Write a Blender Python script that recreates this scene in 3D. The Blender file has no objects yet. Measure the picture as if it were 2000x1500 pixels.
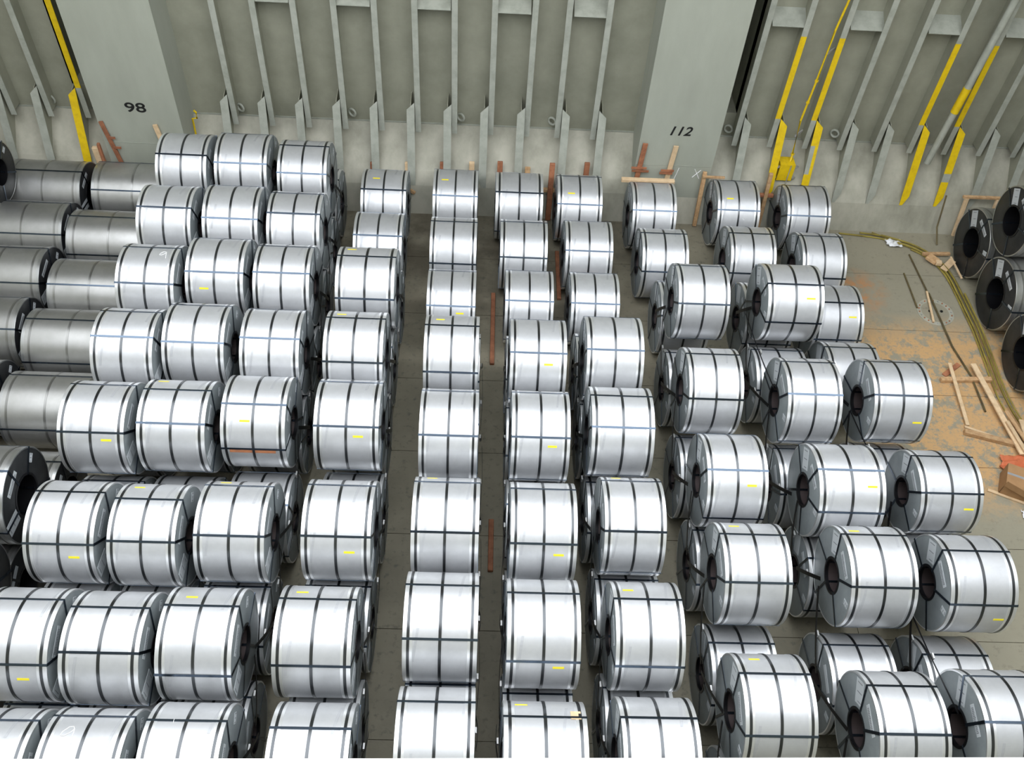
import bpy, bmesh, math, random
from math import sin, cos, pi, radians, hypot, atan2
from mathutils import Vector, Matrix, noise
random.seed(7)
S = bpy.context.scene
COL = S.collection

# ------------------------------------------------------------------ camera
H_, PITCH, ROLL, YAW, FPX = 13.8975, 0.877269, 0.078813, 0.060111, 1788.68
fw = Vector((sin(YAW)*cos(PITCH), cos(YAW)*cos(PITCH), -sin(PITCH)))
rt = Vector((cos(YAW), -sin(YAW), 0)); up = rt.cross(fw)
r2 = rt*cos(ROLL)+up*sin(ROLL); u2 = -rt*sin(ROLL)+up*cos(ROLL)
cd = bpy.data.cameras.new('camera'); cam = bpy.data.objects.new('camera', cd); COL.objects.link(cam)
cam.matrix_world = Matrix(((r2.x, u2.x, -fw.x, 0), (r2.y, u2.y, -fw.y, 0), (r2.z, u2.z, -fw.z, H_), (0, 0, 0, 1)))
cd.sensor_width = 36; cd.lens = 36*FPX/2000; cd.clip_start = 0.05; cd.clip_end = 300
S.camera = cam

# ------------------------------------------------------------------ sky and exposure
SKY, EXPOSURE = 2.6, 0.75
HATCH = (-12.5, 12.3, 0.35, 12.8)      # hatch opening x0, x1, y0, y1
DECK_Z = 12.4
w = bpy.data.worlds.new('sky'); S.world = w; w.use_nodes = True
wn = w.node_tree.nodes; wl = w.node_tree.links
bg = wn['Background']; tc = wn.new('ShaderNodeTexCoord'); nz = wn.new('ShaderNodeTexNoise'); cr = wn.new('ShaderNodeValToRGB')
nz.inputs['Scale'].default_value = 1.6; nz.inputs['Detail'].default_value = 3
cr.color_ramp.elements[0].color = (.86, .92, 1.0, 1); cr.color_ramp.elements[1].color = (1.0, 1.0, .99, 1)
wl.new(tc.outputs['Generated'], nz.inputs['Vector']); wl.new(nz.outputs['Fac'], cr.inputs[0]); wl.new(cr.outputs[0], bg.inputs[0])
bg.inputs[1].default_value = SKY
S.view_settings.view_transform = 'Standard'; S.view_settings.look = 'None'
S.view_settings.gamma = 1; S.view_settings.use_curve_mapping = False
S.view_settings.exposure = EXPOSURE

# ------------------------------------------------------------------ materials
def mat(name, col, rough=.6, metal=0, noise_amt=0, scale=6, col2=None, bump=0, bscale=40, spec=.5, lo=.4, hi=.65, rand=0, rnoise=0, space='Object', stretch=None):
    m = bpy.data.materials.new(name); m.use_nodes = True
    n = m.node_tree.nodes; l = m.node_tree.links; b = n['Principled BSDF']
    b.inputs['Base Color'].default_value = (*col, 1); b.inputs['Roughness'].default_value = rough
    b.inputs['Metallic'].default_value = metal; b.inputs['Specular IOR Level'].default_value = spec
    if space == 'World':
        t = n.new('ShaderNodeNewGeometry'); vec = t.outputs['Position']
    else:
        t = n.new('ShaderNodeTexCoord'); vec = t.outputs['Object']
    if stretch:
        mp = n.new('ShaderNodeMapping'); mp.inputs['Scale'].default_value = stretch
        l.new(vec, mp.inputs['Vector']); vec = mp.outputs['Vector']
    out = None
    if col2:
        nt = n.new('ShaderNodeTexNoise'); nt.inputs['Scale'].default_value = scale; nt.inputs['Detail'].default_value = 6; nt.inputs['Roughness'].default_value = .62
        if rand:
            oi = n.new('ShaderNodeObjectInfo'); va = n.new('ShaderNodeVectorMath'); va.operation = 'ADD'
            cx = n.new('ShaderNodeCombineXYZ'); mu = n.new('ShaderNodeMath'); mu.operation = 'MULTIPLY'; mu.inputs[1].default_value = 50
            l.new(oi.outputs['Random'], mu.inputs[0]); l.new(mu.outputs[0], cx.inputs[0]); l.new(vec, va.inputs[0]); l.new(cx.outputs[0], va.inputs[1]); vec = va.outputs[0]
        l.new(vec, nt.inputs['Vector'])
        rp = n.new('ShaderNodeValToRGB'); rp.color_ramp.elements[0].position = lo; rp.color_ramp.elements[1].position = hi
        rp.color_ramp.elements[0].color = (*col, 1); rp.color_ramp.elements[1].color = (*col2, 1)
        l.new(nt.outputs['Fac'], rp.inputs[0]); out = rp.outputs[0]
        if rnoise:
            mr = n.new('ShaderNodeMapRange'); mr.inputs[1].default_value = .3; mr.inputs[2].default_value = .7
            mr.inputs[3].default_value = rough-rnoise; mr.inputs[4].default_value = rough+rnoise
            l.new(nt.outputs['Fac'], mr.inputs[0]); l.new(mr.outputs[0], b.inputs['Roughness'])
    if rand:
        oi = n.new('ShaderNodeObjectInfo'); hs = n.new('ShaderNodeHueSaturation'); mr = n.new('ShaderNodeMapRange')
        mr.inputs[3].default_value = 1-rand; mr.inputs[4].default_value = 1+rand
        l.new(oi.outputs['Random'], mr.inputs[0]); l.new(mr.outputs[0], hs.inputs['Value'])
        if out: l.new(out, hs.inputs['Color'])
        else: hs.inputs['Color'].default_value = (*col, 1)
        out = hs.outputs[0]
    if out: l.new(out, b.inputs['Base Color'])
    if bump:
        nb = n.new('ShaderNodeTexNoise'); nb.inputs['Scale'].default_value = bscale; nb.inputs['Detail'].default_value = 4
        l.new(vec, nb.inputs['Vector']); bp = n.new('ShaderNodeBump'); bp.inputs['Strength'].default_value = bump; bp.inputs['Distance'].default_value = .01
        l.new(nb.outputs['Fac'], bp.inputs['Height']); l.new(bp.outputs[0], b.inputs['Normal'])
    return m

M = {}
M['galv'] = mat('galvanised_sheet', (.62, .63, .645), .45, .60, col2=(.52, .53, .545), scale=3.0, lo=.35, hi=.75, rand=.035, rnoise=.05, bump=.05, bscale=5)
M['galv_dull'] = mat('dull_sheet', (.50, .50, .49), .40, .85, col2=(.40, .40, .385), scale=2.5, lo=.35, hi=.7, rand=.08, rnoise=.03, bump=.05, bscale=6)
M['edge'] = mat('edge_protector_steel', (.86, .87, .88), .36, .8, bump=.04, bscale=8)
M['edge_dull'] = mat('dull_edge_steel', (.55, .56, .56), .3, .9)
M['face'] = mat('grey_end_sheet', (.29, .32, .33), .5, .3, col2=(.25, .28, .29), scale=5, rand=.06)
M['face_dark'] = mat('dark_end_sheet', (.035, .037, .040), .42, .45, col2=(.05, .052, .054), scale=5, rand=.1)
M['band'] = mat('dark_strapping', (.10, .105, .11), .28, .95, rand=.1)
M['band_dull'] = mat('worn_strapping', (.36, .36, .35), .28, .9, rand=.1)
M['strap'] = mat('blue_black_strapping', (.08, .105, .14), .25, .95, rand=.35)
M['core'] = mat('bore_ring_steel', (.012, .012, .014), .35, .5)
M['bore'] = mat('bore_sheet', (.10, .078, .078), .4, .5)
M['paper'] = mat('label_paper', (.52, .55, .57), .6)
M['ink'] = mat('label_ink', (.20, .21, .23), .6)
M['yellow_tag'] = mat('yellow_sticker', (.92, .78, .02), .5)
M['tape'] = mat('grey_tape', (.50, .51, .53), .45, .5)
M['orange_brown'] = mat('orange_brown_patch', (.50, .20, .09), .55, col2=(.36, .15, .08), scale=9)  # orange brown colour of the strips low on three shells
M['chalk'] = mat('white_chalk', (.9, .9, .9), .8)
M['pillar_paint'] = mat('lit_grey_green_paint', (.40, .42, .355), .5, col2=(.35, .365, .305), scale=2.2, lo=.35, hi=.72, bump=.08, bscale=25, space='World', stretch=(1, 1, .3))  # paler than the plating: stronger light on the pillar fronts put into the colour
M['paint'] = mat('grey_green_paint', (.335, .335, .262), .55, col2=(.245, .248, .19), scale=1.3, lo=.35, hi=.72, bump=.08, bscale=25, space='World')
M['paint_low'] = mat('worn_grey_green_paint', (.46, .445, .365), .6, col2=(.27, .265, .205), scale=1.7, lo=.38, hi=.72, bump=.1, bscale=25, space='World', stretch=(1, 1, .45))
M['paint_fl'] = mat('flange_paint', (.40, .415, .36), .5, col2=(.32, .335, .285), scale=5, space='World')
M['yellow'] = mat('yellow_paint', (.80, .56, .005), .5, col2=(.62, .40, .01), scale=9, lo=.45, hi=.8, space='World')
M['black'] = mat('black_paint', (.008, .008, .008), .5)
M['wood'] = mat('timber', (.62, .40, .21), .7, col2=(.46, .27, .13), scale=4, stretch=(3, 3, 3), rand=.12, bump=.1)
M['wood_red'] = mat('reddish_timber', (.42, .17, .085), .7, col2=(.26, .10, .05), scale=5, rand=.1, bump=.1)
M['wood_pale'] = mat('pale_timber', (.78, .58, .36), .7, col2=(.62, .44, .26), scale=5, rand=.08)
M['bamboo'] = mat('olive_bamboo', (.30, .24, .05), .45, col2=(.17, .13, .03), scale=3, rand=.25)
M['bamboo_dark'] = mat('dark_pole', (.13, .10, .04), .6, col2=(.08, .06, .03), scale=4, rand=.2)
M['card'] = mat('cardboard', (.42, .24, .11), .8, col2=(.36, .2, .09), scale=4)
M['orange'] = mat('orange_sheet', (.62, .17, .07), .7)
M['rag'] = mat('white_plastic', (.85, .86, .88), .6)
M['coaming'] = mat('white_coaming_paint', (.92, .92, .90), .45, col2=(.86, .85, .80), scale=2, lo=.5, hi=.8)
M['deck'] = mat('deck_underside', (.25, .26, .24), .6)
M['steel'] = mat('bare_steel', (.55, .55, .54), .4, .6)

# tank top: grey green paint, dark damp dirt between the rows, sandy spill on the open side
def floor_mat():
    m = bpy.data.materials.new('tank_top_paint'); m.use_nodes = True
    n = m.node_tree.nodes; l = m.node_tree.links; b = n['Principled BSDF']
    g = n.new('ShaderNodeNewGeometry'); P = g.outputs['Position']
    def nt(s, d=6, r=.6):
        t = n.new('ShaderNodeTexNoise'); t.inputs['Scale'].default_value = s; t.inputs['Detail'].default_value = d; t.inputs['Roughness'].default_value = r
        l.new(P, t.inputs['Vector']); return t.outputs['Fac']
    def mrange(v, a, c):
        q = n.new('ShaderNodeMapRange'); q.inputs[1].default_value = a; q.inputs[2].default_value = c; l.new(v, q.inputs[0]); return q.outputs[0]
    def mul(a, c, op='MULTIPLY'):
        q = n.new('ShaderNodeMath'); q.operation = op
        l.new(a, q.inputs[0]) if not isinstance(a, float) else q.inputs[0].__setattr__('default_value', a)
        l.new(c, q.inputs[1]) if not isinstance(c, float) else q.inputs[1].__setattr__('default_value', c)
        return q.outputs[0]
    def mix(f, a, c):
        q = n.new('ShaderNodeMix'); q.data_type = 'RGBA'; l.new(f, q.inputs[0])
        for s, v in ((q.inputs[6], a), (q.inputs[7], c)):
            if isinstance(v, tuple): s.default_value = (*v, 1)
            else: l.new(v, s)
        return q.outputs[2]
    sx = n.new('ShaderNodeSeparateXYZ'); l.new(P, sx.inputs[0]); X, Y = sx.outputs[0], sx.outputs[1]
    base = mix(mrange(nt(1.1), .35, .7), (.31, .28, .205), (.22, .20, .145))
    base = mix(mrange(nt(9), .55, .8), base, (.11, .105, .085))
    base = mix(mul(mrange(X, 6.8, 8.6), .75), base, (.34, .315, .235))
    base = mix(mul(mul(mrange(nt(5.5, 8, .75), .56, .68), mrange(X, 6.5, 8.0)), .6), base, (.17, .155, .12))
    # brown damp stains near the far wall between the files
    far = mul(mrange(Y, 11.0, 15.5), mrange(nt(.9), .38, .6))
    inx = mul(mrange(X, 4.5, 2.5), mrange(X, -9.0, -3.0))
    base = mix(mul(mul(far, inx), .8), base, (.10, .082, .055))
    # sandy spill
    sand = mul(mul(mrange(X, 7.3, 8.3), mrange(nt(2.6, 12, .80), .44, .50)), mul(mrange(Y, 8.6, 9.6), mrange(Y, 13.9, 13.0)))
    base = mix(sand, base, (.60, .37, .17))
    d = n.new('ShaderNodeVectorMath'); d.operation = 'DISTANCE'; l.new(P, d.inputs[0]); d.inputs[1].default_value = (8.3, 14.5, 0)
    s2 = mul(mrange(d.outputs['Value'], .85, .25), mrange(nt(3.2, 8, .7), .42, .6))
    base = mix(s2, base, (.52, .25, .10))
    fine = mul(mul(mrange(nt(14, 4, .8), .52, .66), mrange(X, 7.5, 8.5)), mul(mrange(Y, 6.0, 9.0), mrange(Y, 16.0, 14.0)))
    base = mix(mul(fine, .6), base, (.30, .27, .2))
    l.new(base, b.inputs['Base Color']); b.inputs['Roughness'].default_value = .62
    nb = nt(30, 4); bp = n.new('ShaderNodeBump'); bp.inputs['Strength'].default_value = .15; bp.inputs['Distance'].default_value = .01
    l.new(nb, bp.inputs['Height']); l.new(bp.outputs[0], b.inputs['Normal'])
    return m
M['floor'] = floor_mat()

# ------------------------------------------------------------------ helpers
def link(name, me, parent=None, m=None):
    o = bpy.data.objects.new(name, me); COL.objects.link(o)
    if parent: o.parent = parent
    if m and me and not me.materials: me.materials.append(M[m])
    return o
def tag(o, label=None, cat=None, group=None, kind=None):
    if label: o['label'] = label
    if cat: o['category'] = cat
    if group: o['group'] = group
    if kind: o['kind'] = kind
    return o
def empty(name, loc=(0, 0, 0), rot=(0, 0, 0)):
    o = bpy.data.objects.new(name, None); COL.objects.link(o); o.location = loc; o.rotation_euler = rot; o.empty_display_size = .1
    return o
class MB:
    def __init__(s): s.v = []; s.f = []
    def add(s, vs, fs):
        k = len(s.v); s.v += [tuple(v) for v in vs]; s.f += [tuple(i+k for i in f) for f in fs]; return s
    def box(s, x0, x1, y0, y1, z0, z1):
        vs = [(x, y, z) for x in (x0, x1) for y in (y0, y1) for z in (z0, z1)]
        return s.add(vs, [(0, 1, 3, 2), (4, 6, 7, 5), (0, 4, 5, 1), (2, 3, 7, 6), (0, 2, 6, 4), (1, 5, 7, 3)])
    def beam(s, a, b, wd, th, upv=(0, 0, 1), taper=1.0):
        a = Vector(a); b = Vector(b); d = (b-a).normalized(); u = Vector(upv)
        sd = d.cross(u)
        if sd.length < 1e-4: sd = d.cross(Vector((0, 1, 0)))
        sd.normalize(); u = sd.cross(d)
        vs = []
        for p, t in ((a, 1), (b, taper)):
            for i, j in ((-1, -1), (1, -1), (1, 1), (-1, 1)): vs.append(p+sd*i*wd/2*t+u*j*th/2)
        return s.add(vs, [(0, 1, 2, 3), (7, 6, 5, 4), (0, 4, 5, 1), (1, 5, 6, 2), (2, 6, 7, 3), (3, 7, 4, 0)])
    def prism(s, poly, x0, x1):          # polygon in (y, z), extruded along x
        n = len(poly); vs = [(x0, y, z) for y, z in poly]+[(x1, y, z) for y, z in poly]
        fs = [tuple(range(n)), tuple(range(2*n-1, n-1, -1))]+[(i, i+n, (i+1) % n+n, (i+1) % n) for i in range(n)]
        return s.add(vs, fs)
    def tube(s, pts, r, n=8, r1=None):
        pts = [Vector(p) for p in pts]; k = len(pts); rings = []
        for i, p in enumerate(pts):
            d = (pts[min(i+1, k-1)]-pts[max(i-1, 0)]).normalized()
            a = d.cross(Vector((0, 0, 1)));
            if a.length < .05: a = d.cross(Vector((0, 1, 0)))
            a.normalize(); c = a.cross(d); rr = r if r1 is None else r+(r1-r)*i/(k-1)
            rings.append([p+(a*cos(2*pi*j/n)+c*sin(2*pi*j/n))*rr for j in range(n)])
        vs = [v for q in rings for v in q]; fs = []
        for i in range(k-1):
            for j in range(n): fs.append((i*n+j, i*n+(j+1) % n, (i+1)*n+(j+1) % n, (i+1)*n+j))
        fs += [tuple(range(n-1, -1, -1)), tuple((k-1)*n+j for j in range(n))]
        return s.add(vs, fs)
    def mesh(s, name, smooth=False):
        me = bpy.data.meshes.new(name); me.from_pydata(s.v, [], s.f)
        bm = bmesh.new(); bm.from_mesh(me); bmesh.ops.recalc_face_normals(bm, faces=bm.faces); bm.to_mesh(me); bm.free()
        if smooth:
            for p in me.polygons: p.use_smooth = True
            me.set_sharp_from_angle(angle=radians(35))
        return me
    def obj(s, name, m, parent=None, smooth=False): return link(name, s.mesh(name, smooth), parent, m)
def revolve(prof, n=96, closed=True):     # profile in (x, r) revolved about the x axis
    k = len(prof); b = MB(); vs = []; fs = []
    for i in range(n):
        a = 2*pi*i/n
        for x, r in prof: vs.append((x, r*cos(a), r*sin(a)))
    for i in range(n):
        for j in range(k if closed else k-1):
            a, c = j, (j+1) % k; i2 = (i+1) % n
            fs.append((i*k+a, i2*k+a, i2*k+c, i*k+c))
    return b.add(vs, fs)
def torus(R, r, n=20, k=8):
    return revolve([(r*cos(2*pi*j/k), R+r*sin(2*pi*j/k)) for j in range(k)], n)

# ------------------------------------------------------------------ the hold
YF, YP, YFL = 16.80, 17.68, 17.28       # foot of the side, plating, plane of the frame flanges
ZT, ZK, ZB = 0.63, 1.70, 2.47           # bracket toe, knuckle, bracket top
X0, X1, Y0, TOP = -14.0, 15.0, -1.6, DECK_Z
FX = lambda n: -5.537+.8*n

floor = MB().box(X0, X1, Y0, YP+.1, -.25, -.022).obj('floor', 'floor'); tag(floor, 'grey green steel tank top with seams and sand stains', kind='structure')
ys = [-1.6, -.65, 1.1, 2.85, 4.6, 6.35, 8.1, 9.85, 11.6, 13.38, 15.11, YF]
xs = [X0, -8.2, -2.35, 2.95, 6.4, X1]
for i in range(len(xs)-1):
    for j in range(len(ys)-1):
        g = .006; b = MB(); dx = random.uniform(-.5, .5)*0
        b.box(xs[i]+g, xs[i+1]-g, ys[j]+g, ys[j+1]-g, -.022, 0); b.obj('floor_plate', 'floor', floor)

wb = MB(); SHADE_VOID = ((-8.95, -8.25), (5.06, 5.59))      # recess added beside each boxed pillar to turn its shaded gap black
cuts = [X0]+[v for q in SHADE_VOID for v in q]+[X1]
for i in range(0, len(cuts), 2): wb.box(cuts[i], cuts[i+1], YP, YP+.2, ZK, TOP+1)
for a, c in SHADE_VOID:
    wb.box(a, c, YP, YP+.2, ZK, 2.3); wb.box(a-.02, a, YP, YP+2.6, 2.3, TOP+1); wb.box(c, c+.02, YP, YP+2.6, 2.3, TOP+1); wb.box(a-.02, c+.02, YP+2.6, YP+2.7, 2.3, TOP+1); wb.box(a, c, YP, YP+2.6, TOP+.9, TOP+1); wb.box(a, c, YP+.2, YP+2.6, 2.2, 2.3)
wall = wb.obj('wall_back', 'paint'); tag(wall, 'grey green painted hull side with vertical frames and brackets', kind='structure')
MB().prism([(YF-.24, -.02), (YF-.14, .25), (YF, ZT), (YF+.18, .90), (YP, ZK), (YP+.2, ZK), (YP+.2, -.02)], X0, X1).obj('sloping_side_plate', 'paint_low', wall)
MB().beam((X0, YP-.01, ZK), (X1, YP-.01, ZK), .03, .03).obj('knuckle_seam', 'paint_fl', wall)
p112, p98 = (3.37, 5.09), (-8.27, -6.50)
for nm, (a, c) in (('112', p112), ('98', p98)):
    pl = MB().box(a, c, YF-.01, YP+.1, -.01, TOP+1).obj('web_trunk', 'pillar_paint', wall); pl['label'] = 'smooth boxed pillar numbered %s' % nm
    MB().beam((a+.02, YF-.014, 1.48), (c-.02, YF-.014, 1.48), .008, .008).obj('weld_seam', 'paint_fl', pl)
    fc = bpy.data.curves.new('number', 'FONT'); fc.body = nm; fc.size = .315; fc.align_x = 'CENTER'; fc.align_y = 'CENTER'; fc.extrude = .003; fc.offset = .004
    fc.shear = .25 if nm == '112' else 0
    t = bpy.data.objects.new('tmp', fc); COL.objects.link(t); dg = bpy.context.evaluated_depsgraph_get(); me = bpy.data.meshes.new_from_object(t.evaluated_get(dg))
    bpy.data.objects.remove(t); me.materials.clear()
    no = link('frame_number', me, pl, 'black'); wdt = max(v.co.x for v in me.vertices)-min(v.co.x for v in me.vertices)
    no.rotation_euler = (pi/2, 0, 0); no.location = ((-7.374 if nm == '98' else 4.19), YF-.014, 2.365); no.scale = ((.43 if nm == '98' else .47)/wdt, 1, 1)

def frame(n):
    x = FX(n); left = n <= 8
    fx0, fx1 = (x, x+.12) if left else (x-.12, x)
    wx = (fx0+fx1)/2
    fr = MB().box(wx-.009, wx+.009, YFL+.012, YP if n != -4 else YFL+.12, 1.78, TOP).obj('frame', 'paint', wall)  # one web cut short so the added recess shows black behind it
    yel = n in (-4, 15, 16, 19, 20)
    ytop = 6.2 if n == -4 else 4.40
    def fl(z0, z1, m, cut=False):
        b = MB()
        if cut: b.add([(fx0, YFL, z0+.06), (fx1 if left else fx0+.05, YFL, z0) if left else (fx0+.05, YFL, z0), (fx1, YFL, z0+(.0 if left else .08)), (fx1, YFL, z1), (fx0, YFL, z1),
                       (fx0, YFL+.014, z0+.06), (fx1 if left else fx0+.05, YFL+.014, z0) if left else (fx0+.05, YFL+.014, z0), (fx1, YFL+.014, z0+(.0 if left else .08)), (fx1, YFL+.014, z1), (fx0, YFL+.014, z1)],
                      [(0, 1, 2, 3, 4), (9, 8, 7, 6, 5), (0, 5, 6, 1), (1, 6, 7, 2), (2, 7, 8, 3), (3, 8, 9, 4), (4, 9, 5, 0)])
        else: b.box(fx0, fx1, YFL, YFL+.014, z0, z1)
        o = b.obj('flange', m, fr)
        if m == 'yellow': o['label'] = 'yellow painted flange'
    if yel: fl(1.72, 2.46, 'paint_fl'); fl(2.46, ytop, 'yellow'); fl(ytop, TOP, 'paint_fl')
    else: fl(1.72, TOP, 'paint_fl')
    bx0, bx1 = (x-.175, x-.005) if left else (x+.005, x+.175); bw = (bx0+bx1)/2
    br = MB().prism([(YFL+.01, ZB-.05), (YF+.005, ZT+.03), (YP, ZK), (YP, ZB+.0)], bw-.009, bw+.009).obj('bracket', 'paint', wall)
    dv = Vector((0, YF-YFL, ZT-ZB)); L = dv.length; dv.normalize(); nn = Vector((0, -dv.z, dv.y)); nn = nn if nn.y < 0 else -nn
    def bf(t0, t1, m, point=False, toe=False, xa=None, xb=None):
        xa = bx0 if xa is None else xa; xb = bx1 if xb is None else xb
        P0 = Vector((0, YFL, ZB)); q = lambda x_, t: Vector((x_, 0, 0))+P0+dv*t
        if point: pr = [q(xb if left else xa, t0), q(xb, t0+.16) if not left else q(xb, t1), q(xb, t1) if not left else q(xa, t1), q(xa, t1) if not left else q(xa, t0+.16)]
        elif toe: pr = [q(xa, t0), q(xb, t0), q(xb, t1-.22 if not left else t1), q((xa+xb)/2-.02, t1), q(xa, t1 if not left else t1-.22)]
        else: pr = [q(xa, t0), q(xb, t0), q(xb, t1), q(xa, t1)]
        k = len(pr); b = MB().add(pr+[p+nn*.014 for p in pr], [tuple(range(k)), tuple(range(2*k-1, k-1, -1))]+[(i, i+k, (i+1) % k+k, (i+1) % k) for i in range(k)])
        o = b.obj('face_plate', m, br)
        if m == 'yellow': o['label'] = 'yellow painted face plate'
    m = 'yellow' if yel else 'paint_fl'
    bf(0, .35, m, point=True)
    if n == 16: bf(.35, .58, m); bf(.58, 1.25, 'paint_fl', xa=bx0, xb=bx0+.10); bf(.58, 1.25, 'yellow', xa=bx0+.101, xb=bx1); bf(1.25, L, m, toe=True)
    elif n == 20: bf(.35, 1.1, m); bf(1.1, 1.3, 'paint_fl'); bf(1.3, L, m, toe=True)
    else: bf(.35, 1.2, m); bf(1.2, L, m, toe=True)
for n in range(-10, 26):
    x = FX(n)
    if p98[0]-.12 < x < p98[1]+.25 or p112[0]-.15 < x < p112[1]+.12: continue
    frame(n)
for n in (-9, -7, 1, 3, 5, 7, 9, 14, 16, 18, 20, 22):
    a, c = FX(n)+.04, FX(n+1)-.02
    MB().prism([(YFL+.01, 4.60), (YFL+.01, 4.585), (YP, 4.79), (YP, 4.805)], a, c).obj('stringer_plate', 'paint_fl', wall)
for x in (-5.4, -9.49, -2.95, -.55, 1.49, 5.47, 7.9):
    e = torus(.085, .024).obj('lashing_eye', 'paint_fl', wall, True); e.location = (x, YP-.10, 1.95); e.rotation_euler = (0, 0, radians(60))
    st = MB().tube([(x, YP-.11, 1.86), (x, YP+.01, 1.84)], .02).obj('eye_stem', 'paint_fl', wall)

# rest of the hold around the hatch opening
tag(MB().box(X0-.2, X0, Y0, YP+.2, -.2, TOP).obj('wall_left', 'paint'), 'grey green bulkhead closing the left end of the hold', kind='structure')
tag(MB().box(X1, X1+.2, Y0, YP+.2, -.2, TOP).obj('wall_right', 'paint'), 'grey green bulkhead closing the right end of the hold', kind='structure')
tag(MB().box(X0, X1, Y0-.2, Y0, -.2, TOP).obj('wall_front', 'paint'), 'grey green near side of the hold below the camera', kind='structure')
hx0, hx1, hy0, hy1 = HATCH
dk = MB(); dk.box(X0, X1, Y0, hy0, TOP, TOP+.12); dk.box(X0, X1, hy1, YP+.2, TOP, TOP+.12); dk.box(X0, hx0, hy0, hy1, TOP, TOP+.12); dk.box(hx1, X1, hy0, hy1, TOP, TOP+.12)
tag(dk.obj('ceiling', 'deck'), 'steel deck around the open cargo hatch', kind='structure')
cb = MB(); cb.box(hx0, hx1, .02, .300, TOP+.12, 12.90)
co = cb.obj('trim_1', 'coaming'); tag(co, 'bright white hatch coaming edge along the bottom of the view', kind='structure')
co.rotation_euler = (0, 0, 0.0178)
co.location = (0, .0125, 0)

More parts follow.
